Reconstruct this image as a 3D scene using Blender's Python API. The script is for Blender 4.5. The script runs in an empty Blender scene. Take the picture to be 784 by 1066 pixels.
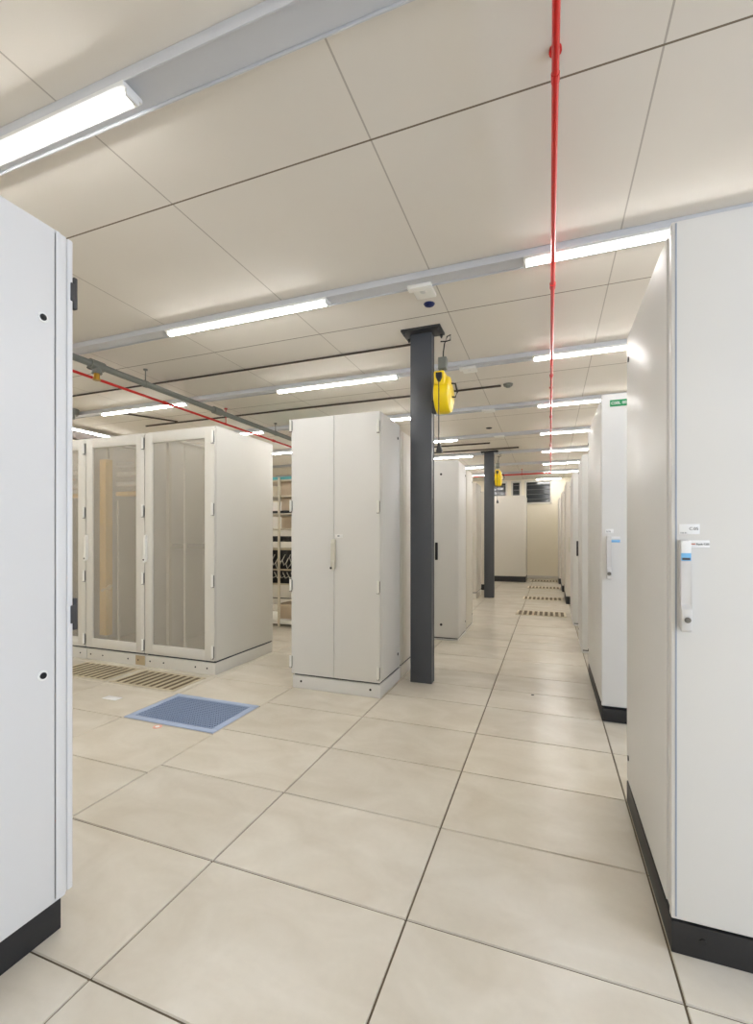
import bpy, bmesh, math, random
from mathutils import Vector, Matrix
random.seed(7)
C = bpy.context.scene
col = C.collection
PI = math.pi
CEIL = 2.70

# ------------------------------------------------------------------ materials
def lin(c):
    return tuple(((v/12.92) if v <= .04045 else ((v+.055)/1.055)**2.4) for v in [x/255 for x in c])
def mat(name, rgb, rough=.5, metal=0, spec=.5, noise=0, nscale=8, bump=0, bscale=200, coat=0, emit=None, estr=0):
    m = bpy.data.materials.new(name); m.use_nodes = True
    nt = m.node_tree; b = nt.nodes['Principled BSDF']
    c = lin(rgb)
    b.inputs['Base Color'].default_value = (*c, 1)
    b.inputs['Roughness'].default_value = rough
    b.inputs['Metallic'].default_value = metal
    b.inputs['Specular IOR Level'].default_value = spec
    if coat:
        b.inputs['Coat Weight'].default_value = coat; b.inputs['Coat Roughness'].default_value = .12
    tc = nt.nodes.new('ShaderNodeTexCoord')
    if noise:
        n = nt.nodes.new('ShaderNodeTexNoise'); n.inputs['Scale'].default_value = nscale; n.inputs['Detail'].default_value = 4
        r = nt.nodes.new('ShaderNodeMapRange'); r.inputs['To Min'].default_value = 1-noise; r.inputs['To Max'].default_value = 1+noise
        x = nt.nodes.new('ShaderNodeVectorMath'); x.operation = 'SCALE'; x.inputs[0].default_value = c
        nt.links.new(tc.outputs['Object'], n.inputs['Vector']); nt.links.new(n.outputs['Fac'], r.inputs['Value'])
        nt.links.new(r.outputs[0], x.inputs['Scale']); nt.links.new(x.outputs[0], b.inputs['Base Color'])
    if bump:
        n = nt.nodes.new('ShaderNodeTexNoise'); n.inputs['Scale'].default_value = bscale
        bp = nt.nodes.new('ShaderNodeBump'); bp.inputs['Strength'].default_value = bump; bp.inputs['Distance'].default_value = .001
        nt.links.new(tc.outputs['Object'], n.inputs['Vector']); nt.links.new(n.outputs['Fac'], bp.inputs['Height'])
        nt.links.new(bp.outputs[0], b.inputs['Normal'])
    if emit:
        b.inputs['Emission Color'].default_value = (*emit, 1); b.inputs['Emission Strength'].default_value = estr
    return m

M = {}
M['rack'] = mat('rack_paint', (221,220,217), .38, spec=.5, noise=.01, bump=.06, bscale=350)
M['rack_door'] = mat('rack_door_gloss_paint', (219,218,214), .36, spec=.5, noise=.01, coat=.12)
M['rack_door'].node_tree.nodes['Principled BSDF'].inputs['Coat Roughness'].default_value = .16
M['rack_cream_door'] = mat('rack_cream_door_gloss_paint', (216,211,200), .34, noise=.01, coat=.12)
M['rack_cream_door'].node_tree.nodes['Principled BSDF'].inputs['Coat Roughness'].default_value = .16
M['rack_cream'] = mat('rack_cream_paint', (219,214,203), .38, noise=.01, bump=.06, bscale=350)
M['perf_frame'] = mat('rack_warm_paint', (219,216,207), .42, noise=.01, bump=.05)
M['seam'] = mat('seam_shadow_gap', (62,64,68), .7, noise=.02)
M['gasket'] = mat('blue_grey_gasket', (150,158,170), .6, noise=.02)
M['plinth_black'] = mat('black_plinth', (34,34,36), .5, noise=.05)
M['handle'] = mat('handle_plastic', (206,204,200), .42, noise=.01)
M['handle_cream'] = mat('handle_cream_plastic', (206,203,188), .42, noise=.01)
M['white'] = mat('white_plastic', (240,239,232), .45, noise=.01)
M['tag'] = mat('paper_label', (236,236,234), .6, noise=.01)
M['ink'] = mat('label_ink', (70,72,76), .6, noise=.01)
M['ink_pale'] = mat('label_ink_pale', (120,122,126), .6, noise=.01)
M['ink_red'] = mat('label_ink_orange', (190,110,80), .6, noise=.01)
M['label_blue'] = mat('blue_sticker', (120,185,230), .5, noise=.01)
M['label_green'] = mat('green_sticker', (28,140,84), .5, noise=.01)
M['chrome'] = mat('lock_metal', (120,118,114), .3, metal=.9, noise=.02)
M['black'] = mat('black_plastic', (22,22,24), .45, noise=.03)
M['hinge'] = mat('dark_hinge_metal', (64,63,62), .55, metal=.0, noise=.03)
M['column'] = mat('charcoal_steel_paint', (74,77,82), .42, noise=.04, nscale=5, bump=.1, bscale=90)
M['column_edge'] = mat('charcoal_plate', (46,47,49), .5, noise=.04)
M['yellow'] = mat('yellow_plastic', (246,212,12), .35, noise=.02)
M['yellow_duct'] = mat('yellow_duct_plastic', (244,192,60), .5, noise=.1, nscale=30)
M['grey_pipe'] = mat('grey_pipe_paint', (112,114,106), .45, noise=.05)
M['red_pipe'] = mat('red_pipe_paint', (196,22,16), .35, noise=.05)
M['brass'] = mat('brass', (170,130,50), .35, metal=.8, noise=.05)
M['rail'] = mat('rail_white_metal', (196,198,202), .42, noise=.01)
M['housing'] = mat('lamp_housing', (222,222,218), .45, noise=.01)
M['cond'] = mat('dark_conduit', (62,52,44), .6, noise=.05)
M['tube'] = mat('lamp_tube', (255,250,240), .4, emit=(1.0,.985,.975), estr=32)
M['blue'] = mat('blue_paint', (172,188,214), .4, noise=.02)
M['blue_dark'] = mat('blue_slat_paint', (128,146,178), .4, noise=.03)
M['blue_dot'] = mat('navy_disc', (26,40,96), .5, noise=.02)
M['void'] = mat('dark_void', (24,22,20), .8, noise=.05)
M['tan'] = mat('tan_vent', (196,184,156), .5, noise=.05)
M['tan_slot'] = mat('vent_slot', (108,94,70), .7, noise=.1)
M['wall'] = mat('wall_paint', (248,240,220), .75, noise=.015, nscale=2, bump=.15, bscale=60)
M['blind'] = mat('blind_slat', (96,98,96), .5, noise=.03)
M['win_frame'] = mat('window_frame_paint', (228,224,212), .5, noise=.01)
M['inner'] = mat('rack_interior_metal', (214,206,188), .5, noise=.03)
M['inner_dark'] = mat('rack_interior_dark', (130,122,106), .6, noise=.04)
M['box_tan'] = mat('equipment_tan', (200,182,158), .5, noise=.03)
M['teal'] = mat('teal_plastic', (90,170,172), .5, noise=.03)
M['brown'] = mat('tape_brown', (182,162,128), .6, noise=.08, nscale=30)
M['pink'] = mat('pinkish_sticker', (228,170,150), .6, noise=.02)
M['rust'] = mat('rust_post', (120,62,38), .6, noise=.1)
M['cable'] = mat('pale_cable', (205,200,186), .5, noise=.02)
M['wire_black'] = mat('black_cable', (26,26,26), .5, noise=.03)
M['dev'] = mat('equipment_black', (32,33,36), .45, noise=.05)

# dark glass for the windows
m = mat('window_glass_dark', (46,50,52), .12, spec=.6, noise=.02); M['glass_dark'] = m
# perforated smoky door pane: part see-through sheet
m = bpy.data.materials.new('perforated_pane'); m.use_nodes = True; nt = m.node_tree; b = nt.nodes['Principled BSDF']
b.inputs['Base Color'].default_value = (*lin((205,198,184)), 1); b.inputs['Roughness'].default_value = .35
tr = nt.nodes.new('ShaderNodeBsdfTransparent'); mx = nt.nodes.new('ShaderNodeMixShader')
tc = nt.nodes.new('ShaderNodeTexCoord'); n = nt.nodes.new('ShaderNodeTexNoise'); n.inputs['Scale'].default_value = 3
r = nt.nodes.new('ShaderNodeMapRange'); r.inputs['To Min'].default_value = .33; r.inputs['To Max'].default_value = .38
nt.links.new(tc.outputs['Object'], n.inputs['Vector']); nt.links.new(n.outputs['Fac'], r.inputs['Value'])
nt.links.new(r.outputs[0], mx.inputs['Fac']); nt.links.new(tr.outputs[0], mx.inputs[1]); nt.links.new(b.outputs[0], mx.inputs[2])
nt.links.new(mx.outputs[0], nt.nodes['Material Output'].inputs['Surface']); M['pane'] = m

# floor tile: marbled beige vinyl with per-tile tone
m = bpy.data.materials.new('floor_tile'); m.use_nodes = True; nt = m.node_tree; b = nt.nodes['Principled BSDF']
tc = nt.nodes.new('ShaderNodeTexCoord')
mp = nt.nodes.new('ShaderNodeMapping'); mp.inputs['Scale'].default_value = (1,1.6,1); mp.inputs['Rotation'].default_value = (0,0,.5)
n1 = nt.nodes.new('ShaderNodeTexNoise'); n1.inputs['Scale'].default_value = 3.2; n1.inputs['Detail'].default_value = 6; n1.inputs['Distortion'].default_value = .8
n2 = nt.nodes.new('ShaderNodeTexNoise'); n2.inputs['Scale'].default_value = 40; n2.inputs['Detail'].default_value = 3
nt.links.new(tc.outputs['Object'], mp.inputs['Vector']); nt.links.new(mp.outputs[0], n1.inputs['Vector']); nt.links.new(tc.outputs['Object'], n2.inputs['Vector'])
rp = nt.nodes.new('ShaderNodeValToRGB')
rp.color_ramp.elements[0].position = .3; rp.color_ramp.elements[0].color = (*lin((212,203,185)), 1)
rp.color_ramp.elements[1].position = .72; rp.color_ramp.elements[1].color = (*lin((226,219,204)), 1)
nt.links.new(n1.outputs['Fac'], rp.inputs['Fac'])
at = nt.nodes.new('ShaderNodeAttribute'); at.attribute_name = 'tone'
mr = nt.nodes.new('ShaderNodeMapRange'); mr.inputs['To Min'].default_value = .97; mr.inputs['To Max'].default_value = 1.03
nt.links.new(n2.outputs['Fac'], mr.inputs['Value'])
mu = nt.nodes.new('ShaderNodeMath'); mu.operation = 'MULTIPLY'
nt.links.new(at.outputs['Fac'], mu.inputs[0]); nt.links.new(mr.outputs[0], mu.inputs[1])
vs = nt.nodes.new('ShaderNodeVectorMath'); vs.operation = 'SCALE'
nt.links.new(rp.outputs['Color'], vs.inputs[0]); nt.links.new(mu.outputs[0], vs.inputs['Scale'])
nt.links.new(vs.outputs[0], b.inputs['Base Color'])
b.inputs['Roughness'].default_value = .25; b.inputs['Specular IOR Level'].default_value = .5
M['floor'] = m
M['grout'] = mat('floor_joint', (104,92,72), .8, noise=.1)

# ceiling: painted panels with thin joints
m = bpy.data.materials.new('ceiling_panel'); m.use_nodes = True; nt = m.node_tree; b = nt.nodes['Principled BSDF']
tc = nt.nodes.new('ShaderNodeTexCoord'); sp = nt.nodes.new('ShaderNodeSeparateXYZ'); nt.links.new(tc.outputs['Object'], sp.inputs[0])
def MA(op, a, bb=None, cc=None):
    x = nt.nodes.new('ShaderNodeMath'); x.operation = op
    for i, v in enumerate((a, bb, cc)):
        if v is None: continue
        if isinstance(v, (int, float)): x.inputs[i].default_value = v
        else: nt.links.new(v, x.inputs[i])
    return x.outputs[0]
def joint(src, off, pitch, half):
    f = MA('FRACT', MA('DIVIDE', MA('SUBTRACT', src, off - 40*pitch), pitch))
    d = MA('MULTIPLY', MA('ABSOLUTE', MA('SUBTRACT', f, .5)), pitch)      # distance from panel middle
    return MA('GREATER_THAN', d, pitch/2 - half)
jy = joint(sp.outputs['Y'], 3.21, 1.5, .004); jx = MA('MULTIPLY', joint(sp.outputs['X'], .345, 1.01, .0035), .5)
jm = MA('MAXIMUM', jy, jx)
n = nt.nodes.new('ShaderNodeTexNoise'); n.inputs['Scale'].default_value = .9; n.inputs['Detail'].default_value = 3; nt.links.new(tc.outputs['Object'], n.inputs['Vector'])
rp = nt.nodes.new('ShaderNodeValToRGB'); rp.color_ramp.elements[0].position = .3; rp.color_ramp.elements[1].position = .7
rp.color_ramp.elements[0].color = (*lin((222,216,206)), 1); rp.color_ramp.elements[1].color = (*lin((228,223,214)), 1)
nt.links.new(n.outputs['Fac'], rp.inputs['Fac'])
mc = nt.nodes.new('ShaderNodeMix'); mc.data_type = 'RGBA'
nt.links.new(jm, mc.inputs['Factor']); nt.links.new(rp.outputs['Color'], mc.inputs['A']); mc.inputs['B'].default_value = (*lin((120,108,90)), 1)
nt.links.new(mc.outputs['Result'], b.inputs['Base Color']); b.inputs['Roughness'].default_value = .8
M['ceiling'] = m

# ------------------------------------------------------------------ mesh helpers
class MB:
    def __init__(s): s.bm = bmesh.new()
    def box(s, x0, x1, y0, y1, z0, z1, bev=0, seg=2, mi=0):
        r = bmesh.ops.create_cube(s.bm, size=1)
        vs = r['verts']
        sx, sy, sz = abs(x1-x0), abs(y1-y0), abs(z1-z0)
        for v in vs:
            v.co = Vector(((x0+x1)/2+v.co.x*sx, (y0+y1)/2+v.co.y*sy, (z0+z1)/2+v.co.z*sz))
        fs = list({f for v in vs for f in v.link_faces})
        for f in fs: f.material_index = mi
        if bev:
            es = list({e for v in vs for e in v.link_edges})
            bv = min(bev, sx*.45, sy*.45, sz*.45)
            q = bmesh.ops.bevel(s.bm, geom=es, offset=bv, segments=seg, profile=.5, affect='EDGES')
            for f in q['faces']: f.material_index = mi
        return s
    def cyl(s, p, q, r, r2=None, seg=14, mi=0):
        p, q = Vector(p), Vector(q); d = q-p
        M4 = Matrix.Translation((p+q)/2) @ d.to_track_quat('Z', 'Y').to_matrix().to_4x4()
        k = bmesh.ops.create_cone(s.bm, cap_ends=True, segments=seg, radius1=r, radius2=r if r2 is None else r2, depth=d.length, matrix=M4)
        for f in {f for v in k['verts'] for f in v.link_faces}: f.material_index = mi
        return s
    def tube(s, pts, r, seg=8, mi=0):
        pts = [Vector(p) for p in pts]; rings = []
        for i, p in enumerate(pts):
            t = (pts[min(i+1, len(pts)-1)] - pts[max(i-1, 0)]).normalized()
            up = Vector((0,0,1)) if abs(t.z) < .9 else Vector((1,0,0))
            a = t.cross(up).normalized(); b_ = t.cross(a)
            rings.append([s.bm.verts.new(p + r*(math.cos(2*PI*k/seg)*a + math.sin(2*PI*k/seg)*b_)) for k in range(seg)])
        for i in range(len(rings)-1):
            for k in range(seg):
                f = s.bm.faces.new((rings[i][k], rings[i][(k+1)%seg], rings[i+1][(k+1)%seg], rings[i+1][k])); f.material_index = mi
        s.bm.faces.new(rings[0]).material_index = mi; s.bm.faces.new(list(reversed(rings[-1]))).material_index = mi
        return s
    def torus(s, c, axis, R, r, n=24, seg=8, a0=0, a1=2*PI):
        c = Vector(c); axis = Vector(axis).normalized(); u = axis.orthogonal().normalized(); v = axis.cross(u)
        full = abs(a1-a0-2*PI) < 1e-6
        pts = [c + R*(math.cos(a0+(a1-a0)*k/n)*u + math.sin(a0+(a1-a0)*k/n)*v) for k in range(n+1)]
        return s.tube(pts, r, seg)
    def prism(s, prof, axis, a, b_, mi=0):
        # prof: list of 2D points; axis 'x': (y,z) profile from x=a to b ; axis 'y': (x,z); axis 'z': (x,y)
        def P(u, v, w): return {'x': (w,u,v), 'y': (u,w,v), 'z': (u,v,w)}[axis]
        A = [s.bm.verts.new(P(u, v, a)) for u, v in prof]; B = [s.bm.verts.new(P(u, v, b_)) for u, v in prof]
        fs = [s.bm.faces.new(A), s.bm.faces.new(B[::-1])]
        for k in range(len(prof)):
            fs.append(s.bm.faces.new((A[k], B[k], B[(k+1)%len(prof)], A[(k+1)%len(prof)])))
        for f in fs: f.material_index = mi
        return s
    def build(s, name, mats, parent=None, smooth=True):
        bmesh.ops.recalc_face_normals(s.bm, faces=s.bm.faces)
        me = bpy.data.meshes.new(name); s.bm.to_mesh(me); s.bm.free()
        for m in (mats if isinstance(mats, (list, tuple)) else [mats]): me.materials.append(M[m])
        if smooth:
            for p in me.polygons: p.use_smooth = True
            try: me.set_sharp_from_angle(angle=math.radians(35))
            except Exception: pass
        o = bpy.data.objects.new(name, me); col.objects.link(o)
        if parent:
            o.parent = parent
            L = Matrix.Translation(-wloc(parent)); me.transform(L)
        return o
def wloc(o):
    v = Vector((0,0,0))
    while o: v = v + o.location; o = o.parent
    return v
def tag(o, label, cat, group=None, kind=None):
    o['label'] = label; o['category'] = cat
    if group: o['group'] = group
    if kind: o['kind'] = kind
    return o
def recenter(o, loc):   # put the origin of a single-mesh thing at loc
    o.data.transform(Matrix.Translation(-Vector(loc))); o.location = loc; return o
def thing(name, label, cat, loc, group=None):
    o = bpy.data.objects.new(name, None); col.objects.link(o); o.location = loc; o.empty_display_size = .1
    return tag(o, label, cat, group)
def struct(o): o['kind'] = 'structure'; return o
def dup(root, loc, label, group=None):
    r = root.copy(); col.objects.link(r); r.location = loc; r['label'] = label
    if group: r['group'] = group
    for ch in list(root.children):
        c = ch.copy(); col.objects.link(c); c.parent = r
        for g in list(ch.children):
            d = g.copy(); col.objects.link(d); d.parent = c
    return r
def text(name, s, size, mat_, parent, loc, rot, label=None, flat=False, depth=.0004):
    cu = bpy.data.curves.new(name, 'FONT'); cu.body = s; cu.size = size; cu.extrude = depth
    o = bpy.data.objects.new(name, cu); col.objects.link(o)
    dg = bpy.context.evaluated_depsgraph_get(); me = bpy.data.meshes.new_from_object(o.evaluated_get(dg))
    bpy.data.objects.remove(o)
    o = bpy.data.objects.new(name, me); col.objects.link(o); me.materials.clear(); me.materials.append(M[mat_])
    me.transform(Matrix.Translation(Vector(loc)) @ rot.to_4x4())
    if parent:
        o.parent = parent; me.transform(Matrix.Translation(-wloc(parent)))
    return o
FRONT = Matrix.Rotation(PI/2, 3, 'X')      # text read from -Y side

# ------------------------------------------------------------------ room shell
XL, XR, YB, YF = -6.9, 4.2, -3.2, 13.3
# floor with individual tiles in one mesh
bm = bmesh.new(); tone = bm.faces.layers.float.new('tone_f')
xs = [.305+.698*k for k in range(-11, 7)]
xs = [XL] + [x for x in xs if XL < x < XR] + [XR]
main = [1.75, 2.205, 2.66, 3.11, 3.48, 3.86, 4.36, 4.84, 5.17, 5.56, 6.1, 6.64]
left = [1.67, 2.125, 2.585, 2.985, 3.42, 3.86, 4.3, 4.75, 5.2, 5.66, 6.1, 6.64]
def fill(l):
    a = list(l)
    while a[0] > YB: a.insert(0, a[0]-.455)
    while a[-1] < YF: a.append(a[-1]+.455)
    return [YB]+[v for v in a if YB < v < YF]+[YF]
g = .0022
tones = []
for i in range(len(xs)-1):
    x0, x1 = xs[i], xs[i+1]
    ys = fill(left if x0 < -1.85 else main)
    for j in range(len(ys)-1):
        y0, y1 = ys[j], ys[j+1]
        if x1-x0 < .02 or y1-y0 < .02: continue
        a, b_, c_, d = x0+g, x1-g, y0+g*1.3, y1-g*1.3; e = .002
        lo = [bm.verts.new((x, y, -.006)) for x, y in ((a,c_),(b_,c_),(b_,d),(a,d))]
        hi = [bm.verts.new((x, y, 0)) for x, y in ((a+e,c_+e),(b_-e,c_+e),(b_-e,d-e),(a+e,d-e))]
        t = random.uniform(.955, 1.03)
        fs = [bm.faces.new(hi)] + [bm.faces.new((lo[k], lo[(k+1)%4], hi[(k+1)%4], hi[k])) for k in range(4)]
        for f in fs: f.material_index = 0; tones.append(t)
r = bmesh.ops.create_cube(bm, size=1)
for v in r['verts']: v.co = Vector(((XL+XR)/2+v.co.x*(XR-XL), (YB+YF)/2+v.co.y*(YF-YB), -.045+v.co.z*.08))
for f in {f for v in r['verts'] for f in v.link_faces}: f.material_index = 1
bm.faces.ensure_lookup_table()
me = bpy.data.meshes.new('floor'); bm.to_mesh(me); bm.free()
me.materials.append(M['floor']); me.materials.append(M['grout'])
at = me.attributes.new('tone', 'FLOAT', 'FACE')
for i, p in enumerate(me.polygons): at.data[i].value = tones[i] if i < len(tones) else 1
o = bpy.data.objects.new('floor', me); col.objects.link(o); struct(o)
struct(MB().box(XL, XR, YB, YF, CEIL, CEIL+.12).build('ceiling', 'ceiling'))
struct(MB().box(XL-.12, XL, YB, YF, -.1, CEIL+.1).build('wall_left', 'wall'))
wy0, wy1, wz0, wz1 = -2.7, 1.0, .9, 2.35
struct(MB().box(XR, XR+.12, YB, wy0, -.1, CEIL+.1).box(XR, XR+.12, wy1, YF, -.1, CEIL+.1).box(XR, XR+.12, wy0, wy1, -.1, wz0).box(XR, XR+.12, wy0, wy1, wz1, CEIL+.1).build('wall_right', 'wall'))
rt = bpy.data.objects.new('window_4', None); col.objects.link(rt); rt.location = (XR, -.85, wz0); struct(rt)  # unseen window, added to bring cool light onto the left cabinet
fr = MB()
for yy in (wy0, -1.47, -.24, wy1-.05): fr.box(XR+.0, XR+.05, yy, yy+.05, wz0, wz1, .004)
for zz in (wz0, wz1-.05): fr.box(XR+.0, XR+.05, wy0, wy1, zz, zz+.05, .004)
fr.build('window_frame', 'win_frame', rt)
struct(MB().box(XL-.12, XR+.12, YB-.12, YB, -.1, CEIL+.1).build('wall_near', 'wall'))
# far wall with three high window openings
W = [(-.60, .03, 2.05, 2.63), (-.96, -.76, 2.05, 2.63), (-1.48, -1.13, 2.05, 2.63)]
wb = MB(); w0, w1 = YF, YF+.2
wb.box(XL-.12, XR+.12, w0, w1, -.1, 2.05); wb.box(XL-.12, XR+.12, w0, w1, 2.63, CEIL+.1)
edges = [XL-.12] + [v for w in sorted(W) for v in w[:2]] + [XR+.12]
for k in range(0, len(edges), 2): wb.box(edges[k], edges[k+1], w0, w1, 2.05, 2.63)
struct(wb.build('wall_far', 'wall'))
struct(MB().box(XL, XR, YF-.015, YF, 0, .07, .004).build('baseboard_far', 'rack_cream'))
for k, (a, b_, z0, z1) in enumerate(W):
    root = bpy.data.objects.new('window_%d' % (k+1), None); col.objects.link(root); root.location = ((a+b_)/2, w0, z0); struct(root)
    f = MB(); t = .035
    for q in ((a-t, a+.01, z0-t, z1+t), (b_-.01, b_+t, z0-t, z1+t), (a-t, b_+t, z0-t, z0+.01), (a-t, b_+t, z1-.01, z1+t)):
        f.box(q[0], q[1], w0-.025, w0+.06, q[2], q[3], .004)
    f.build('window_frame', 'win_frame', root)
    MB().box(a, b_, w0+.05, w0+.06, z0, z1).build('pane', 'glass_dark', root)
    sl = MB(); nsl = 4
    for q in range(nsl): 
        zz = z0+.1+q*.13
        sl.box(a+.02, b_-.02, w0+.03, w0+.045, zz, zz+.018, .003)
    sl.build('blind_slats', 'blind', root)

# ------------------------------------------------------------------ racks
def lock_handle(door, x, yf, z0, z1, m_='handle', keyz=.035, w=.024):
    """swing handle standing off the door front (faces -Y)"""
    h = MB()
    prof = [(yf, z0+.012), (yf-.026, z0), (yf-.032, z0+.006), (yf-.032, z0+.06), (yf-.026, z0+.075), (yf-.026, z1-.03), (yf-.018, z1-.004), (yf, z1)]
    h.prism(prof, 'x', x-w/2, x+w/2)
    bmesh.ops.bevel(h.bm, geom=list(h.bm.edges), offset=.0025, segments=2, profile=.5, affect='EDGES')
    h.build('handle', m_, door)
def key_lock(door, x, yf, z, r=.0075):
    MB().cyl((x, yf, z), (x, yf-.003, z), r, seg=20).cyl((x, yf-.003, z), (x, yf-.0042, z), r*.55, seg=16).build('keyhole', ['chrome'], door)
def hinges(door, x, yf, zs, m_='white', w=.016, h=.075):
    for z in zs:
        MB().box(x-w/2, x+w/2, yf-.014, yf+.004, z-h/2, z+h/2, .003).cyl((x, yf-.012, z-h/2-.006), (x, yf-.012, z+h/2+.006), .006, seg=10).build('hinge', m_, door)
        MB().box(x-w/2-.001, x+w/2+.001, yf-.013, yf+.003, z-h/2-.010, z-h/2-.004).box(x+w/2, x+w/2+.003, yf-.006, yf+.003, z-h/2, z+h/2).build('hinge_pin_cap', 'chrome', door)

def cabinet(name, label, x0, x1, y0, y1, H, base=.10, base_mat='rack', paint='rack', doors=1, group=None, cat='cabinet', bolts=True, side_locks=((-1,1),)):
    """solid-sheet cabinet facing -Y.  returns root and door list"""
    root = thing(name, label, cat, ((x0+x1)/2, (y0+y1)/2, 0), group)
    b = MB(); t = .02; yf = y0+.026
    ins = .006
    # body shell: frame box with slightly proud side sheets
    b.box(x0+ins, x1-ins, yf, y1, base+.008, H, .004)
    b.build('body', paint, root)
    for sx, xx in ((-1, x0), (1, x1)):
        a, c_ = (xx, xx+.012) if sx < 0 else (xx-.012, xx)
        sp_ = MB().box(a, c_, yf+.03, y1-.03, base+.02, H-.012, .003).build('side_panel', paint, root)
        for zz in (H-.115, base+.12):
            for yy in (y1-.075,):
                MB().cyl((xx, yy, zz), (xx+sx*.003, yy, zz), .011, seg=16).build('lock', 'black', sp_)
    MB().box(x0+.012, x1-.012, yf+.01, y1-.01, H-.002, H+.006, .003).build('top_panel', paint, root)
    pl = MB().box(x0+.003, x1-.003, yf-.012, y1-.004, 0, base-.004, .003).build('plinth', base_mat, root)
    MB().box(x0+.012, x1-.012, yf+.004, y1-.012, base-.006, base+.012).build('plinth_gap', 'seam', root)
    if bolts:
        for xx in (x0+.075, x1-.075):
            MB().cyl((xx, yf-.0125, base*.55), (xx, yf-.015, base*.55), .008, seg=14).build('bolt', 'black', pl)
    ds = []
    wd = (x1-x0)/doors
    for k in range(doors):
        a = x0+k*wd+(.0015 if k else 0); c_ = x0+(k+1)*wd-(.0015 if k < doors-1 else 0)
        d = MB().box(a, c_, y0, yf-.004, base+.012, H-.004, .0035, 3).build('door', paint+'_door', root)
        ds.append(d)
    MB().box(x0+.01, x1-.01, yf-.006, yf+.002, base+.014, H-.006).build('door_gasket', 'seam', root)
    return root, ds

# --- nearest cabinet at the right edge
X0 = .305
r1, (d1,) = cabinet('rack_cabinet', 'large pale grey cabinet at the right edge with swing handle and paper labels', X0, X0+.60, 1.43, 2.215, 1.965, .09, 'plinth_black')
MB().box(X0+.0085, X0+.0125, 1.4285, 1.431, .11, 1.955).build('door_seam', 'gasket', d1)
lock_handle(d1, .333, 1.43, .872, 1.114, 'handle')
key_lock(d1, .3345, 1.398, .905)
MB().box(.3215, .3435, 1.4025, 1.4035, 1.058, 1.094, .0003).build('handle_sticker', 'label_blue', d1)['label'] = 'blue and white sticker on the handle'
MB().box(.3215, .3435, 1.4020, 1.4030, 1.078, 1.110, .0003).build('handle_sticker', 'tag', d1)
MB().box(.3235, .3415, 1.4015, 1.4024, 1.060, 1.066, .0003).build('sticker_print', 'ink', d1)
MB().box(.323, .369, 1.4285, 1.4298, 1.127, 1.154, .0003).build('paper_label', 'tag', d1)
text('label_text', 'C.05', .011, 'ink', d1, (.345, 1.4282, 1.138), FRONT)
text('label_text', 'C05-07', .005, 'ink_pale', d1, (.325, 1.4282, 1.129), FRONT)
MB().box(.345, .391, 1.4285, 1.4298, 1.092, 1.111, .0003).build('paper_label', 'tag', d1)
MB().box(.347, .359, 1.4278, 1.4286, 1.100, 1.103).build('sticker_print', 'ink_red', d1)
text('label_text', 'Rack C05', .0075, 'ink', d1, (.361, 1.4282, 1.0985), FRONT)

# --- second cabinet, with the green strip label
r2, (d2,) = cabinet('rack_cabinet', 'pale cabinet with green label strip and black plinth on right of the aisle', .297, .93, 3.10, 4.17, 1.985, .085, 'plinth_black')
lock_handle(d2, .335, 3.10, .865, 1.128, 'handle'); key_lock(d2, .335, 3.068, .90, .011)
MB().box(.305, .93, 3.095, 3.13, .005, .083, .003).build('kick_plate', 'plinth_black', r2)
MB().box(.318, .362, 3.0985, 3.10, 1.142, 1.168, .0003).build('paper_label', 'tag', d2)
text('label_text', 'B.05', .014, 'ink', d2, (.322, 3.0983, 1.148), FRONT)
MB().box(.350, .397, 3.0985, 3.10, 1.108, 1.122, .0003).build('paper_label', 'tag', d2)
MB().box(.350, .397, 3.0985, 3.10, 1.088, 1.102, .0003).build('paper_label', 'label_blue', d2)
MB().box(.342, .52, 3.0985, 3.10, 1.905, 1.945, .0003).build('green_strip', 'label_green', d2)['label'] = 'green strip with white text'
text('strip_text', 'C00L 001 44', .024, 'tag', d2, (.348, 3.0978, 1.917), FRONT)

# --- third to seventh on the right side
r3, (d3,) = cabinet('rack_cabinet', 'narrow visible white cabinet right of the aisle just beyond the green-labelled one', .293, .89, 4.86, 5.45, 1.915, .02, 'rack', bolts=False)
r4, (d4,) = cabinet('rack_cabinet', 'grey cabinet with small black grip at the right side of the aisle', .280, .88, 6.33, 7.2, 1.95, .02, 'rack', bolts=False)
MB().box(.318, .348, 6.312, 6.33, .88, 1.07, .006).build('handle', 'black', d4)
r5, (d5,) = cabinet('rack_cabinet', 'distant cabinet with black plinth, nearest of the three at the aisle end', .258, .86, 8.30, 9.2, 2.04, .12, 'plinth_black', paint='rack_cream')
lock_handle(d5, .31, 8.30, .87, 1.12, 'handle_cream')
r6, (d6,) = cabinet('rack_cabinet', 'distant cabinet with black plinth, middle of the three at the aisle end', .24, .84, 10.12, 11.0, 2.05, .12, 'plinth_black', paint='rack_cream')
lock_handle(d6, .29, 10.12, .87, 1.12, 'handle_cream')
r7, (d7,) = cabinet('rack_cabinet', 'distant cabinet with black plinth, last on the right before the far wall', .205, .80, 11.80, 12.7, 2.05, .12, 'plinth_black', paint='rack_cream')

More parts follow.
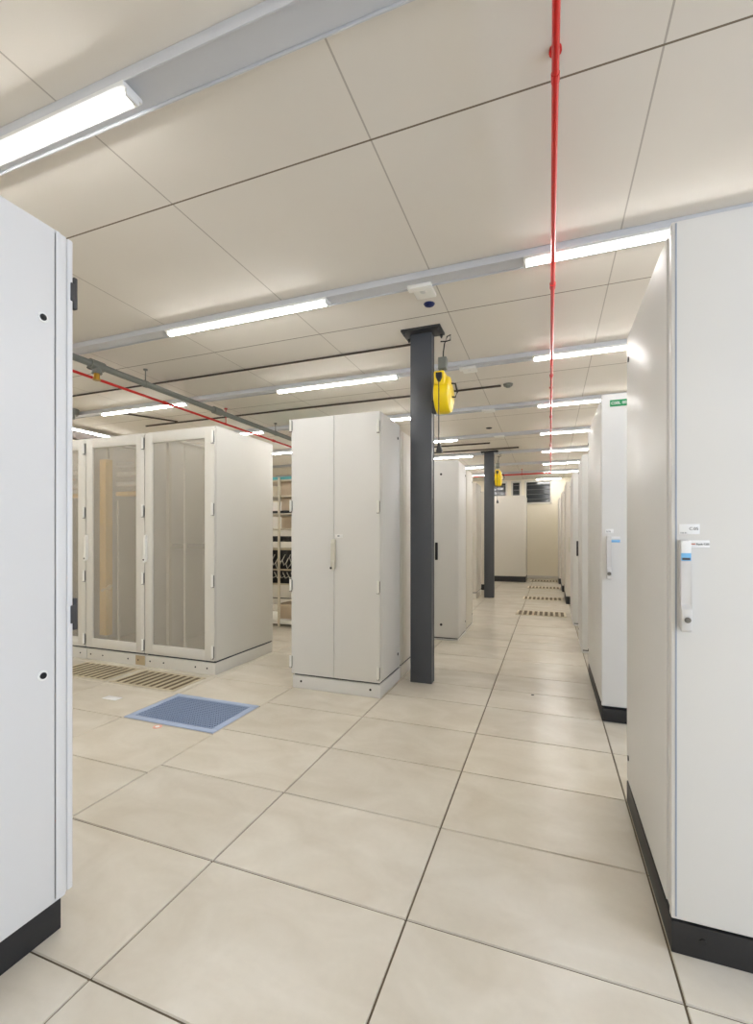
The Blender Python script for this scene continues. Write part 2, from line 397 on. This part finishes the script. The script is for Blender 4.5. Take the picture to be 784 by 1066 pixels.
# --- double door cabinet in the middle
r8, (d8, d9) = cabinet('double_door_cabinet', 'tall light grey double-door cabinet standing left of the steel column', -1.795, -1.095, 2.985, 3.462, 1.995, .097, 'rack', doors=2)
hinges(d8, -1.797, 2.985, (1.945, 1.35, .765, .20)); hinges(d9, -1.105, 2.985, (1.885, 1.33, .775, .18))
lock_handle(d9, -1.443, 2.985, .885, 1.105, 'handle_cream', w=.03)
MB().cyl((-1.452, 2.95, .90), (-1.452, 2.946, .90), .008).build('keyhole', 'black', d9)
MB().box(-1.435, -1.375, 2.9835, 2.985, 1.115, 1.138, .0003).build('paper_label', 'tag', d9)
MB().box(-1.416, -1.40, 2.9828, 2.9836, 1.123, 1.131).build('sticker_print', 'ink_pale', d9)
# back-to-back neighbour
r10, (d10,) = cabinet('rack_cabinet', 'light grey cabinet standing back to back behind the double-door cabinet', -1.795, -1.098, 3.475, 4.05, 1.965, .097, 'rack_cream', paint='rack_cream')

# --- left side of the aisle, beyond the column
r11, (d11,) = cabinet('rack_cabinet', 'grey cabinet with small black grip and creamy side, right behind the steel column', -1.60, -.915, 4.93, 5.45, 1.945, .02, 'rack', bolts=False)
MB().box(-1.165, -1.135, 4.912, 4.93, .87, 1.06, .006).build('handle', 'black', d11)
MB().cyl((-1.10, 4.93, 1.80), (-1.10, 4.925, 1.80), .012).build('lock', 'black', d11)
MB().cyl((-1.10, 4.93, .17), (-1.10, 4.925, .17), .014).build('lock', 'black', d11)
r12, (d12,) = cabinet('rack_cabinet', 'cream cabinet standing close behind the grey one with black grip', -1.60, -.92, 5.47, 6.0, 1.93, .02, 'rack_cream', paint='rack_cream', bolts=False)
r13, (d13,) = cabinet('rack_cabinet', 'distant beige cabinet left of the far steel column', -1.90, -1.235, 8.40, 9.10, 2.10, .11, 'rack_cream', paint='rack_cream')
lock_handle(d13, -1.29, 8.40, .85, 1.13, 'handle_cream')
r14, (d14,) = cabinet('rack_cabinet', 'distant cabinet mostly hidden behind the far steel column', -1.86, -1.22, 9.9, 10.6, 2.08, .11, 'plinth_black', paint='rack_cream')
r15, (d15,) = cabinet('rack_cabinet', 'wide grey cabinet with black plinth standing before the far wall windows', -1.42, -.545, 11.95, 12.75, 2.15, .13, 'plinth_black', paint='rack_cream', bolts=False)
lock_handle(d15, -1.27, 11.95, 1.0, 1.25, 'handle_cream')

# --- near left cabinet (its side faces the aisle; door on the far end)
rl = thing('rack_cabinet', 'large bluish white cabinet at the left edge, side panel with two round locks', 'cabinet', (-1.62, .54, 0))
xs_ = -1.30; H = 1.985
MB().box(-1.94, xs_-.004, .14, .93, .09, H, .004).build('body', 'rack', rl)
sp_ = MB().box(xs_-.012, xs_, .19, .895, .10, H-.012, .002).build('side_panel', 'rack', rl)
for zz in (1.722, .74):
    yy = .862
    bk = MB(); bk.torus((xs_, yy, zz), (1,0,0), .0125, .0022, 24, 8); bk.cyl((xs_, yy, zz), (xs_+.0015, yy, zz), .0125, seg=24); bk.build('lock_ring', 'white', sp_)
    MB().cyl((xs_+.001, yy, zz), (xs_+.0035, yy, zz), .0088, seg=24).cyl((xs_+.0035, yy, zz), (xs_+.005, yy, zz), .004, seg=6).build('lock', 'black', sp_)
MB().box(xs_-.006, xs_+.001, .898, .928, .10, H-.004, .003).build('corner_post', 'rack', rl)
MB().box(xs_-.02, xs_-.004, .890, .905, .10, H-.01).build('panel_seam', 'gasket', rl)
ld = MB().box(-1.94, xs_, .931, .948, .10, H-.004, .004, 3).build('door', 'rack', rl)
for zz in (1.832, .895):
    h = MB().box(xs_-.002, xs_+.004, .940, .950, zz-.026, zz+.026, .001).box(xs_-.012, xs_+.003, .949, .960, zz-.046, zz+.046, .002)
    h.build('hinge', 'hinge', ld)
MB().box(-1.93, xs_-.01, .15, .92, 0, .09, .003).build('plinth', 'plinth_black', rl)
MB().box(-1.93, xs_-.01, .16, .92, H-.002, H+.006, .003).build('top_panel', 'rack', rl)

# --- perforated door racks, left row
PR = [(-3.268, -2.53, 'cabinet with smoky perforated door, right end of the left row beside floor vents'),
      (-3.978, -3.272, 'cabinet with smoky perforated door and a yellow cable duct inside'),
      (-4.69, -3.982, 'cabinet with smoky perforated door mostly hidden by the left edge cabinet')]
for k, (a, c_, lb) in enumerate(PR):
    y0, y1, H, bs = 3.02, 3.862, 2.012, .105
    root = thing('perforated_door_cabinet', lb, 'cabinet', ((a+c_)/2, (y0+y1)/2, 0), 'perforated door cabinets in the left row')
    yf = y0+.026
    # carcass: sides, back, top, bottom
    for nm, q in (('side_panel', (a, a+.014, yf, y1, bs+.006, H)), ('side_panel', (c_-.014, c_, yf, y1, bs+.006, H))):
        MB().box(*q, .003).build(nm, 'perf_frame', root)
    tp = MB().box(a, a+.05, yf, y1, H-.004, H+.012, .003).box(c_-.05, c_, yf, y1, H-.004, H+.012, .003).box(a+.05, c_-.05, yf, yf+.05, H-.003, H+.012).box(a+.05, c_-.05, y1-.05, y1, H-.003, H+.012)
    for q in range(7): tp.box(a+.05, c_-.05, yf+.12+q*.1, yf+.135+q*.1, H-.003, H+.010)  # unseen top, opened into slats so lamplight reaches the interior
    tp.build('top_panel', 'perf_frame', root)
    MB().box(a+.014, c_-.014, y1-.02, y1-.004, bs+.006, H-.006).build('back_panel', 'inner', root)
    MB().box(a+.014, c_-.014, yf, y1-.02, bs+.006, bs+.03).build('bottom_panel', 'inner', root)
    pl = MB().box(a+.002, c_-.002, yf-.014, y1-.004, 0, bs-.008, .003).build('plinth', 'perf_frame', root)
    MB().box(a+.01, c_-.01, yf+.002, y1-.01, bs-.009, bs+.008).build('plinth_gap', 'seam', root)
    for xx in (a+.05, a+.20, c_-.2, c_-.08):
        MB().cyl((xx, yf-.0145, .05), (xx, yf-.017, .05), .007, seg=12).build('bolt', 'black', pl)
    # door: frame + pane
    d = MB(); s = .084
    d.box(a+.003, a+s, y0, yf-.004, bs+.01, H-.006, .003); d.box(c_-s-.012, c_-.003, y0, yf-.004, bs+.01, H-.006, .003)
    d.box(a+s-.001, c_-s-.011, y0+.0004, yf-.004, H-.085, H-.006, .003); d.box(a+s-.001, c_-s-.011, y0+.0004, yf-.004, bs+.01, .198, .003)
    d = d.build('door', 'perf_frame', root)
    MB().box(a+s-.006, c_-s-.006, y0+.012, y0+.015, .19, H-.08).build('perforated_pane', 'pane', d)
    hinges(d, c_-.012, y0, (1.93, 1.345, .765, .19), 'white', .018, .09)
    lock_handle(d, a+.022, y0, .90, 1.14, 'white', w=.022)
    MB().cyl((a+.022, y0-.03, .925), (a+.022, y0-.036, .925), .007).build('keyhole', 'black', d)
    # interior
    for xx in (a+.10, c_-.13):
        MB().box(xx, xx+.03, y0+.14, y0+.17, bs+.03, H-.06).build('mounting_rail', 'inner', root)
    if k == 0:
        MB().box(a+.36, c_-.09, y0+.30, y0+.34, bs+.05, 1.86, .004).build('inner_panel', 'rack_cream', root)
        MB().box(a+.1, c_-.1, y0+.18, y0+.22, 1.02, 1.06, .003).build('cross_bar', 'inner_dark', root)
        MB().box(a+.33, a+.35, y0+.10, y0+.12, bs+.05, 1.9).build('inner_post', 'perf_frame', root)
    else:
        dd = MB().box(a+.11, a+.19, y0+.05, y0+.12, .22, 1.83, .004)
        dd.build('cable_duct', 'yellow_duct', root)['label'] = 'yellow vertical cable duct'
        for q in range(4):
            MB().box(a+.23, c_-.1, y0+.12, y0+.22, 1.50+q*.09, 1.535+q*.09, .003).build('shelf_strip', 'white' if q else 'yellow_duct', root)
        MB().box(a+.24, c_-.09, y0+.34, y0+.38, bs+.05, 1.42, .004).build('inner_panel', 'inner', root)
        MB().box(a+.27, a+.285, y0+.10, y0+.12, bs+.05, 1.45).build('inner_post', 'perf_frame', root)
    if k == 1:
        MB().box(c_-.11, c_-.004, yf-.0165, yf-.0142, .008, .09).build('tape_patch', 'brown', pl)

# ------------------------------------------------------------------ steel columns with reels
def column(label, x0, x1, y0, y1):
    root = thing('steel_column', label, 'column', ((x0+x1)/2, (y0+y1)/2, 0), 'charcoal steel columns')
    # box section with a recessed web on the aisle side (H profile)
    zt = CEIL-.018
    b = MB()
    t = .011
    b.box(x0, x1, y0, y0+t, 0, zt, .002); b.box(x0, x1, y1-t, y1, 0, zt, .002)
    b.box(x0+.004, x1-.004, y0+t-.001, y1-t+.001, 0, zt)
    b.build('shaft', 'column', root)
    px0, px1, py0, py1 = x0-.055, x1+.08, y0-.075, y1+.015
    p = MB().box(px0, px1, py0, py1, CEIL-.018, CEIL-.001, .002).build('top_plate', 'column_edge', root)
    for a in (px0+.022, px1-.022):
        for b_ in (py0+.022, py1-.022):
            MB().cyl((a, b_, CEIL-.018), (a, b_, CEIL-.034), .011, seg=6).cyl((a, b_, CEIL-.03), (a, b_, CEIL-.045), .006, seg=10).build('bolt', 'column_edge', p)
    return root
def cable_reel(label, cx, cy, xw):
    """retractable reel; disc in the YZ plane, hung at z ~2.05-2.33 beside column face xw"""
    root = thing('cable_reel', label, 'cable reel', (cx, cy, 2.19), 'yellow cable reels hung on the columns')
    n = 40; R = .128
    def rr(t): return R
    prof = [(-.058, .62), (-.062, .9), (-.054, 1.0), (.02, 1.02), (.044, .93), (.060, .55), (.060, 0)]
    bmx = MB(); rings = []
    for (dx, k) in prof[:-1]:
        ring = []
        for q in range(n):
            a = 2*PI*q/n
            rad = R*k
            y = math.cos(a)*rad; z = math.sin(a)*rad*1.02
            if z > .07: z = z+.018*(z-.07)/.06; y *= .85        # flattened shoulder at top
            ring.append(bmx.bm.verts.new((cx+dx, cy+y, 2.185+z)))
        rings.append(ring)
    for i in range(len(rings)-1):
        for q in range(n): bmx.bm.faces.new((rings[i][q], rings[i][(q+1)%n], rings[i+1][(q+1)%n], rings[i+1][q]))
    bmx.bm.faces.new(rings[0][::-1]); bmx.bm.faces.new(rings[-1])
    bmx.box(cx-.056, cx+.022, cy-.128, cy+.06, 2.235, 2.342, .012)
    for q in range(8):
        a = 2*PI*q/8
        bmx.box(cx+.045, cx+.053, cy+math.cos(a)*.045-.006, cy+math.cos(a)*.045+.006, 2.185+math.sin(a)*.045-.006, 2.185+math.sin(a)*.045+.006, .002)
    bmx.build('casing', 'yellow', root)
    MB().prism([(cx-.034, 2.318), (cx+.008, 2.318), (cx+.008, 2.285), (cx-.006, 2.255), (cx-.02, 2.255), (cx-.034, 2.285)], 'y', cy-.155, cy-.075).build('cable_guide', 'black', root)
    # D handle on the outer side
    MB().tube([(cx+.05, cy-.02, 2.27), (cx+.085, cy-.02, 2.265), (cx+.10, cy-.02, 2.20), (cx+.085, cy-.02, 2.165), (cx+.05, cy-.02, 2.17)], .007).build('grip', 'black', root)
    MB().box(cx-.068, cx-.056, cy-.05, cy+.05, 2.09, 2.30, .003).box(xw, cx-.067, cy-.02, cy+.02, 2.06, 2.16, .003).build('wall_bracket', 'column_edge', root)
    # hanging hook up to the junction box
    MB().tube([(cx-.02, cy-.01, 2.338), (cx-.022, cy-.01, 2.37), (cx-.01, cy-.01, 2.385)], .006).build('hook', 'black', root)
    bx = MB().box(cx-.045, cx+.018, cy-.035, cy+.02, 2.385, 2.475, .005).box(cx-.04, cx+.012, cy-.04, cy-.034, 2.392, 2.468, .003)
    jb = bx.build('junction_box', 'grey_pipe', root)
    MB().tube([(cx-.01, cy-.01, 2.47), (cx-.008, cy-.01, 2.52), (cx+.0, cy-.01, 2.58), (cx+.02, cy-.01, 2.63), (cx+.045, cy-.01, 2.64), (cx+.045, cy-.01, 2.60), (cx+.01, cy-.01, 2.595), (cx-.03, cy-.01, 2.60)], .005).build('supply_cable', 'wire_black', jb)
    cd = MB().tube([(cx-.013, cy-.12, 2.30), (cx-.012, cy-.150, 2.26), (cx-.012, cy-.150, 2.0), (cx-.011, cy-.150, 1.79)], .0038).build('pull_cable', 'wire_black', root)
    pg = MB(); pg.prism([(cx-.008, 1.80), (cx-.002-.012, 1.80), (cx-.026, 1.745), (cx-.026, 1.73), (cx+.014+.0, 1.73), (cx+.014, 1.745), (cx-.004, 1.80)][::-1], 'y', cy-.17, cy-.13)
    pg.build('plug', 'black', cd)
column('charcoal steel column in the middle beside the double-door cabinet', -1.007, -.838, 3.43, 3.515)
column('distant charcoal steel column further down the aisle', -1.13, -.955, 8.69, 8.775)
cable_reel('yellow cable reel hanging on the near steel column', -.742, 3.45, -.838)
cable_reel('small distant yellow cable reel on the far steel column', -.870, 8.72, -.955)

# ------------------------------------------------------------------ ceiling rails and tube lamps
rows = [-1.81, -.31, 1.19, 2.69, 4.17, 5.69, 7.23, 8.77, 10.24, 11.62]
where = {2.69: 'nearest in the picture', 4.17: 'passing above the double-door cabinet', 5.69: 'passing beyond the near column',
         7.23: 'before the far column', 8.77: 'just behind the far column', 10.24: 'second from the far wall', 11.62: 'closest to the far wall',
         1.19: 'overhead just in front of the viewer', -.31: 'directly above the viewer', -1.81: 'behind the viewer'}
for y in rows:
    x0, x1 = -6.6, 4.0
    b = MB()
    b.box(x0, x1, y-.028, y+.085, CEIL-.028, CEIL-.001, .003)
    b.box(x0, x1, y-.035, y-.028, CEIL-.042, CEIL-.001, .002); b.box(x0, x1, y+.085, y+.092, CEIL-.036, CEIL-.001, .002)
    o = b.build('ceiling_rail', 'rail'); recenter(o, (0, y, CEIL))
    tag(o, 'long white ceiling rail for tube lamps, ' + where[y], 'rail', 'white lamp rails across the ceiling')
colw = [(-5.21, 'left tube lamp'), (-2.68, 'middle tube lamp'), (-.135, 'tube lamp above the aisle'), (2.41, 'far right tube lamp')]
rw = {2.69: 'in the nearest visible row', 4.17: 'in the row over the double-door cabinet', 5.69: 'in the row beyond the near column',
      7.23: 'in the row before the far column', 8.77: 'in the row behind the far column', 10.24: 'in the second last row', 11.62: 'in the row nearest the far wall',
      1.19: 'in the row overhead', -.31: 'in the row above the viewer', -1.81: 'in the row behind the viewer'}
proto = None
def lamp_proto():
    root = thing('tube_lamp', '', 'lamp', (0, 0, CEIL-.03))
    MB().box(0, 1.335, -.036, .046, CEIL-.053, CEIL-.036, .004).box(.01, 1.325, -.022, .032, CEIL-.040, CEIL-.028).build('housing', 'housing', root)
    MB().box(.015, 1.32, -.013, .023, CEIL-.070, CEIL-.051, .007).build('tube', 'tube', root)
    for a in (0, 1.32): MB().box(a, a+.015, -.020, .030, CEIL-.074, CEIL-.050, .003).build('end_cap', 'housing', root)
    return root
for y in rows:
    for x, cl in colw:
        if y in (1.19, -.31) and x > -1: continue
        lb = 'lit %s %s' % (cl, rw[y])
        if proto is None:
            proto = lamp_proto(); proto.location = (x, y, CEIL-.03); proto['label'] = lb; proto['group'] = 'lit tube lamps on the ceiling rails'
        else: dup(proto, (x, y, CEIL-.03), lb, 'lit tube lamps on the ceiling rails')
o = dup(proto, (-.32, 12.9, CEIL-.03), 'lit tube lamp on the ceiling just above the far windows'); o.scale = (.45, 1, 1); del o['group']
# lamp running the other way along the left wall
o = dup(proto, (-6.28, 4.35, CEIL-.03), 'lit tube lamp running lengthways high along the left wall'); o.rotation_euler = (0,0,PI/2); del o['group']
o = MB().box(-6.50, -6.42, 3.4, 6.4, CEIL-.16, CEIL-.001, .004).build('ceiling_beam', 'cond'); recenter(o, (-6.46, 4.9, CEIL)); tag(o, 'dark narrow beam along the left wall under the ceiling', 'beam')

# emergency lights under the rails
def emer(label, x, y, s=1):
    root = thing('emergency_light', label, 'emergency light', (x, y, CEIL), 'small square lights next to the rails')
    MB().box(x-.075, x+.075, y-.005, y+.05, CEIL-.05, CEIL-.001, .006).build('housing', 'white', root)
    MB().box(x-.065, x+.065, y+.05, y+.20, CEIL-.022, CEIL-.001, .006).build('diffuser', 'white', root)
    MB().cyl((x, y+.10, CEIL-.022), (x, y+.10, CEIL-.03), .018, seg=20).build('lens', 'housing', root)
emer('square white emergency light beside the nearest rail, above left of the near column', -.75, 2.74)
emer('small white emergency light on the rail right of the yellow reel', -.70, 4.22)
emer('small white emergency light on the third rail past the column', -.70, 5.72)
emer('distant white emergency light on the rail above the far column', -.72, 7.25)

def disc(name, label, cat, x, y, r, m_, z=CEIL, h=.008):
    o = MB().cyl((x, y, z), (x, y, z-h), r, r*.85, seg=28).cyl((x, y, z-h), (x, y, z-h*1.6), r*.5, seg=20).build(name, m_)
    recenter(o, (x, y, z)); tag(o, label, cat)
disc('ceiling_disc', 'small navy blue disc on the ceiling by the near column top', 'ceiling disc', -.763, 3.054, .038, 'blue_dot')
disc('smoke_detector', 'round grey detector on the ceiling at the end of a dark conduit in the aisle', 'detector', -.40, 4.94, .05, 'grey_pipe', h=.02)
disc('ceiling_disc', 'small dark disc on the ceiling before the far column', 'ceiling disc', -.82, 6.83, .045, 'wire_black')
disc('ceiling_disc', 'small dark disc on the ceiling at the upper left by the grey pipe', 'ceiling disc', -4.01, 3.10, .04, 'wire_black')
disc('smoke_detector', 'grey round detector under the ceiling at the far left above the cabinets', 'detector', -5.55, 4.02, .09, 'grey_pipe', h=.07)

# conduits along X on the ceiling
def cond(label, pts, r=.008, m_='cond', name='conduit', cat='conduit'):
    o = MB().tube(pts, r, 8).build(name, m_); recenter(o, pts[0]); tag(o, label, cat); return o
zc = CEIL-.010
cond('dark thin conduit across the ceiling reaching the near column top', [(-6.5, 3.625, zc), (-1.064, 3.625, zc), (-1.0, 3.58, zc), (-1.0, 3.535, zc)], .009)
cond('dark thin conduit on the ceiling ending at the round detector in the aisle', [(-5.35, 4.97, zc), (-.47, 4.94, zc)], .011)
cond('distant dark conduit reaching the far column top', [(-4.6, 7.88, zc), (-.93, 7.88, zc)], .014)
cond('distant dark conduit ending in the aisle behind the far column top', [(-4.6, 8.43, zc), (-.50, 8.43, zc)], .014)
cond('short dark conduit running lengthways at the far left of the ceiling', [(-5.1, 4.3, zc), (-4.74, 4.925, zc)], .011)

# pipes
def pipe(name, label, pts, r, m_, clamps=(), couplings=(), cat='pipe'):
    root = thing(name, label, cat, pts[0])
    MB().tube(pts, r, 14).build('pipe_run', m_, root)
    d = (Vector(pts[1])-Vector(pts[0])).normalized()
    for c_ in couplings:
        c_ = Vector(c_); MB().cyl(c_-d*r*2.2, c_+d*r*2.2, r*1.45, seg=16).build('coupling', m_, root)
    for c_ in clamps:
        k = MB(); k.cyl((c_[0], c_[1], c_[2]+r*.5), (c_[0], c_[1], CEIL-.004), .005, seg=8); k.cyl((c_[0], c_[1], CEIL-.012), (c_[0], c_[1], CEIL-.001), .02, seg=12)
        k.cyl(Vector(c_)-d*.015, Vector(c_)+d*.015, r*1.18, seg=16); k.build('hanger', m_, root)
    return root
def onlineY(X, ys, z): return [(X, y, z) for y in ys]
g_ = pipe('grey_pipe', 'grey conduit pipe hung under the ceiling above the perforated door cabinets', [(-3.56, -1.5, 2.56), (-3.56, 8.6, 2.56)], .028, 'grey_pipe',
     clamps=onlineY(-3.56, (1.0, 3.3, 5.5, 7.6), 2.56), couplings=onlineY(-3.56, (4.3, 6.3), 2.56))
MB().cyl((-3.56, 2.74, 2.56), (-3.56, 2.86, 2.56), .040, seg=18).cyl((-3.56, 2.80, 2.56), (-3.56, 2.80, 2.49), .034, seg=16).cyl((-3.56, 2.80, 2.51), (-3.56, 2.80, 2.49), .042, seg=8).build('tee_fitting', 'grey_pipe', g_)
MB().cyl((-3.56, 2.80, 2.49), (-3.56, 2.80, 2.44), .024, seg=12).cyl((-3.56, 2.80, 2.45), (-3.56, 2.80, 2.435), .03, seg=8).build('outlet', 'brass', g_)['label'] = 'brass outlet'
pipe('red_pipe', 'thin red sprinkler pipe running beside the grey pipe above the left cabinets', [(-3.72, -1.5, 2.505), (-3.72, 8.6, 2.505)], .0125, 'red_pipe',
     clamps=onlineY(-3.72, (.8, 2.66, 4.65, 6.6), 2.505), couplings=onlineY(-3.72, (3.7, 5.7), 2.505))
rp_ = pipe('red_pipe', 'red pipe running lengthways above the aisle towards the far wall', [(.018, -2.8, 2.607), (.018, 6, 2.607), (.03, 11.2, 2.607)], .0115, 'red_pipe',
     couplings=onlineY(.018, (2.92, 4.55, 6.1, 8.0), 2.607), clamps=onlineY(.018, (1.6, 5.2, 8.9), 2.607))
pipe('red_pipe', 'distant red pipe crossing the aisle in front of the far windows', [(-3.2, 11.225, 2.57), (.05, 11.225, 2.58)], .016, 'red_pipe', clamps=[(-2.2, 11.225, 2.573), (-.6, 11.225, 2.578)])

# ------------------------------------------------------------------ floor vents and grille
root = thing('floor_grille', 'blue louvred floor grille set in the tiles before the perforated cabinets', 'floor grille', (-2.14, 2.355, 0))
a, b_, c_, d = -2.475, -1.795, 2.13, 2.58
f = MB(); t = .042
f.box(a, b_, c_, c_+t, 0, .006, .002); f.box(a, b_, d-t, d, 0, .006, .002); f.box(a, a+t, c_+t, d-t, 0, .006, .002); f.box(b_-t, b_, c_+t, d-t, 0, .006, .002)
f.build('frame', 'blue', root)
MB().box(a+t, b_-t, c_+t, d-t, .0002, .0012).build('backing', 'void', root)
s = MB(); nn = 16
for k in range(nn):
    y = c_+t+(d-c_-2*t)*(k+.5)/nn; s.box(a+t, b_-t, y-.0072, y+.0072, .001, .0045)
for k in range(34):
    x = a+t+(b_-a-2*t)*(k+.5)/34; s.box(x-.0022, x+.0022, c_+t, d-t, .001, .0042)
s.build('louvres', 'blue_dark', root)

vp = thing('floor_vent', 'tan slotted floor vent left of the blue grille, nearer the perforated cabinets', 'floor vent', (-2.865, 2.78, 0), 'tan slotted floor vents')
vw, vd = .60, .30
cx, cy = -2.865, 2.78
f = MB(); f.box(cx-vw/2-.02, cx+vw/2+.02, cy-vd/2-.02, cy-vd/2, 0, .004, .001); f.box(cx-vw/2-.02, cx+vw/2+.02, cy+vd/2, cy+vd/2+.02, 0, .004, .001)
for k in range(10):
    x = cx-vw/2+vw*k/9; f.box(x-.014, x+.014, cy-vd/2-.001, cy+vd/2+.001, 0, .004, .001)
f.build('vent_plate', 'tan', vp)
MB().box(cx-vw/2, cx+vw/2, cy-vd/2, cy+vd/2, .0002, .0012).build('slot_backing', 'tan_slot', vp)
dup(vp, (-3.56, 2.79, 0), 'tan slotted floor vent beside the left edge cabinet, left of its twin', 'tan slotted floor vents')
for y, lb in ((7.15, 'slotted vent strip in the aisle floor, nearest of four'), (8.90, 'slotted vent strip in the aisle floor, second of four going away'),
              (10.83, 'slotted vent strip in the aisle floor, third of four going away'), (12.5, 'slotted vent strip in the aisle floor, closest to the far wall')):
    v_ = dup(vp, (-.115, y, 0), lb, 'dark slotted vents along the aisle floor'); v_.scale = (1.08, 1.25, 1)

def flatdisc(name, label, cat, x, y, r, m_):
    o = MB().cyl((x, y, 0), (x, y, .002), r, seg=20).build(name, m_); recenter(o, (x, y, 0)); tag(o, label, cat); return o
root = thing('floor_sticker', 'small round pinkish sticker on the floor below the blue grille', 'sticker', (-2.165, 2.093, 0))
MB().cyl((-2.165, 2.093, 0), (-2.165, 2.093, .0015), .026, seg=24).build('ring', 'pink', root)
MB().cyl((-2.165, 2.093, .0014), (-2.165, 2.093, .0022), .013, seg=20).build('centre', 'tag', root)
flatdisc('floor_screw', 'tiny dark screw head in an aisle floor tile', 'screw', -.111, 3.449, .010, 'black')
o = MB().box(-2.91, -2.78, 2.325, 2.385, 0, .002, .0005).build('paper_slip', 'tag'); recenter(o, (-2.845, 2.355, 0)); tag(o, 'white paper slip lying on the floor left of the blue grille', 'paper')

# ------------------------------------------------------------------ open frame rack in the gap, and cabinets behind
root = thing('open_frame_rack', 'open equipment rack with black devices seen in the gap left of the double-door cabinet', 'rack', (-3.15, 5.25, 0))
f = MB()
for xx in (-3.62, -3.17, -2.66):
    f.box(xx-.012, xx+.012, 4.965, 4.988, 0, 1.86); f.box(xx-.012, xx+.012, 5.47, 5.5, 0, 1.86)
f.build('uprights', 'inner', root)
MB().box(-3.30, -3.27, 4.965, 4.988, .1, 1.0).build('side_post', 'rust', root)
MB().box(-3.65, -2.63, 4.98, 5.52, .03, .085, .004).build('base_frame', 'white', root)
for z in (1.82, 1.62, 1.40, 1.21, .955, .70, .52):
    MB().box(-3.64, -2.64, 4.99, 5.5, z, z+.018, .002).build('shelf', 'inner' if z > 1 else 'tan', root)
MB().box(-3.64, -2.64, 5.0, 5.45, 1.84, 1.875, .002).build('top_tray', 'teal', root)['label'] = 'teal tray on top'
def dev(name, label, cat, q, m_, g=None):
    o = MB().box(*q, .004)
    for k in range(int((q[1]-q[0])/.05)):
        o.box(q[0]+.02+k*.05, q[0]+.05+k*.05, q[2]-.006, q[2], q[4]+.01, q[5]-.01, .001)
    o = o.build(name, m_); recenter(o, ((q[0]+q[1])/2, (q[2]+q[3])/2, q[4])); tag(o, label, cat, g)
dev('patch_panel', 'upper black patch panel with pale cables on the open rack', 'patch panel', (-3.55, -2.70, 5.01, 5.35, .718, .953), 'dev')
dev('patch_panel', 'lower black patch panel on the open rack', 'patch panel', (-3.55, -2.70, 5.01, 5.35, .538, .698), 'dev')
dev('network_switch', 'thin black device high on the open rack', 'network device', (-3.5, -2.72, 5.01, 5.3, 1.418, 1.45), 'dev')
dev('network_switch', 'thin black device in the middle of the open rack', 'network device', (-3.5, -2.72, 5.01, 5.3, 1.06, 1.13), 'dev')
for q, lb in (((-3.19, -3.04, 5.05, 5.4, 1.64, 1.82), 'upright tan box on the top shelf of the open rack'), ((-3.18, -3.05, 5.05, 5.4, 1.418+.035, 1.61), 'small tan box on the second shelf of the open rack'),
              ((-3.24, -3.02, 5.05, 5.4, .085, .27), 'tan carton at the bottom of the open rack'), ((-3.18, -3.04, 5.05, 5.4, 1.228, 1.38), 'pale box on the middle shelf of the open rack')):
    o = MB().box(*q, .006).build('equipment_box', 'box_tan'); recenter(o, ((q[0]+q[1])/2, (q[2]+q[3])/2, q[4])); tag(o, lb, 'box')
cb = MB()
for k in range(9):
    x = -3.32+k*.05; z = .90-(k%3)*.04
    cb.tube([(x, 5.0, z), (x+.01, 4.96, z-.03), (x+.04, 4.945, z-.09), (x+.07, 4.96, z-.05), (x+.075, 5.0, z)], .0055, 6)
for k in range(7):
    x = -3.30+k*.06; z = .65
    cb.tube([(x, 5.0, z), (x+.02, 4.955, z+.03), (x+.06, 4.95, z-.04), (x+.08, 5.0, z-.02)], .0055, 6)
o = cb.build('patch_cables', 'cable'); recenter(o, (-3.15, 5, .8)); tag(o, 'tangle of pale patch cables in front of the black patch panels', 'cables', kind='stuff')

cabinet('storage_cabinet', 'beige cabinet behind the open rack in the gap between the cabinets', -4.5, -2.6, 6.6, 7.2, 1.7, .1, 'rack_cream', paint='rack_cream', doors=2, bolts=False)

# ------------------------------------------------------------------ world, light, camera
w = bpy.data.worlds.new('world'); C.world = w; w.use_nodes = True
bg = w.node_tree.nodes['Background']; bg.inputs['Color'].default_value = (.8,.85,.95,1); bg.inputs['Strength'].default_value = 1.0
L = bpy.data.lights.new('window_daylight', 'AREA'); L.energy = 120; L.shape = 'RECTANGLE'; L.size = wy1-wy0; L.size_y = wz1-wz0; L.color = (.60,.73,1.0)  # cool fill light placed in the added window opening
lo = bpy.data.objects.new('window_daylight', L); col.objects.link(lo); lo.location = (XR+.10, (wy0+wy1)/2, (wz0+wz1)/2)
lo.rotation_euler = (Vector((-1,0,0))).to_track_quat('-Z', 'Z').to_euler(); lo.rotation_euler = (PI/2, 0, PI/2)

cam = bpy.data.cameras.new('camera'); co = bpy.data.objects.new('camera', cam); col.objects.link(co)
co.location = (0, 0, 1.12)
co.rotation_euler = (PI/2, 0, math.atan(180/480))
cam.sensor_fit = 'HORIZONTAL'; cam.sensor_width = 36; cam.lens = 480/784*36
cam.shift_x = 0; cam.shift_y = (559-533)/784
cam.clip_start = .05; cam.clip_end = 60
C.camera = co
C.view_settings.view_transform = 'Standard'; C.view_settings.look = 'None'; C.view_settings.gamma = 1
C.view_settings.use_curve_mapping = False
C.view_settings.exposure = 0.5
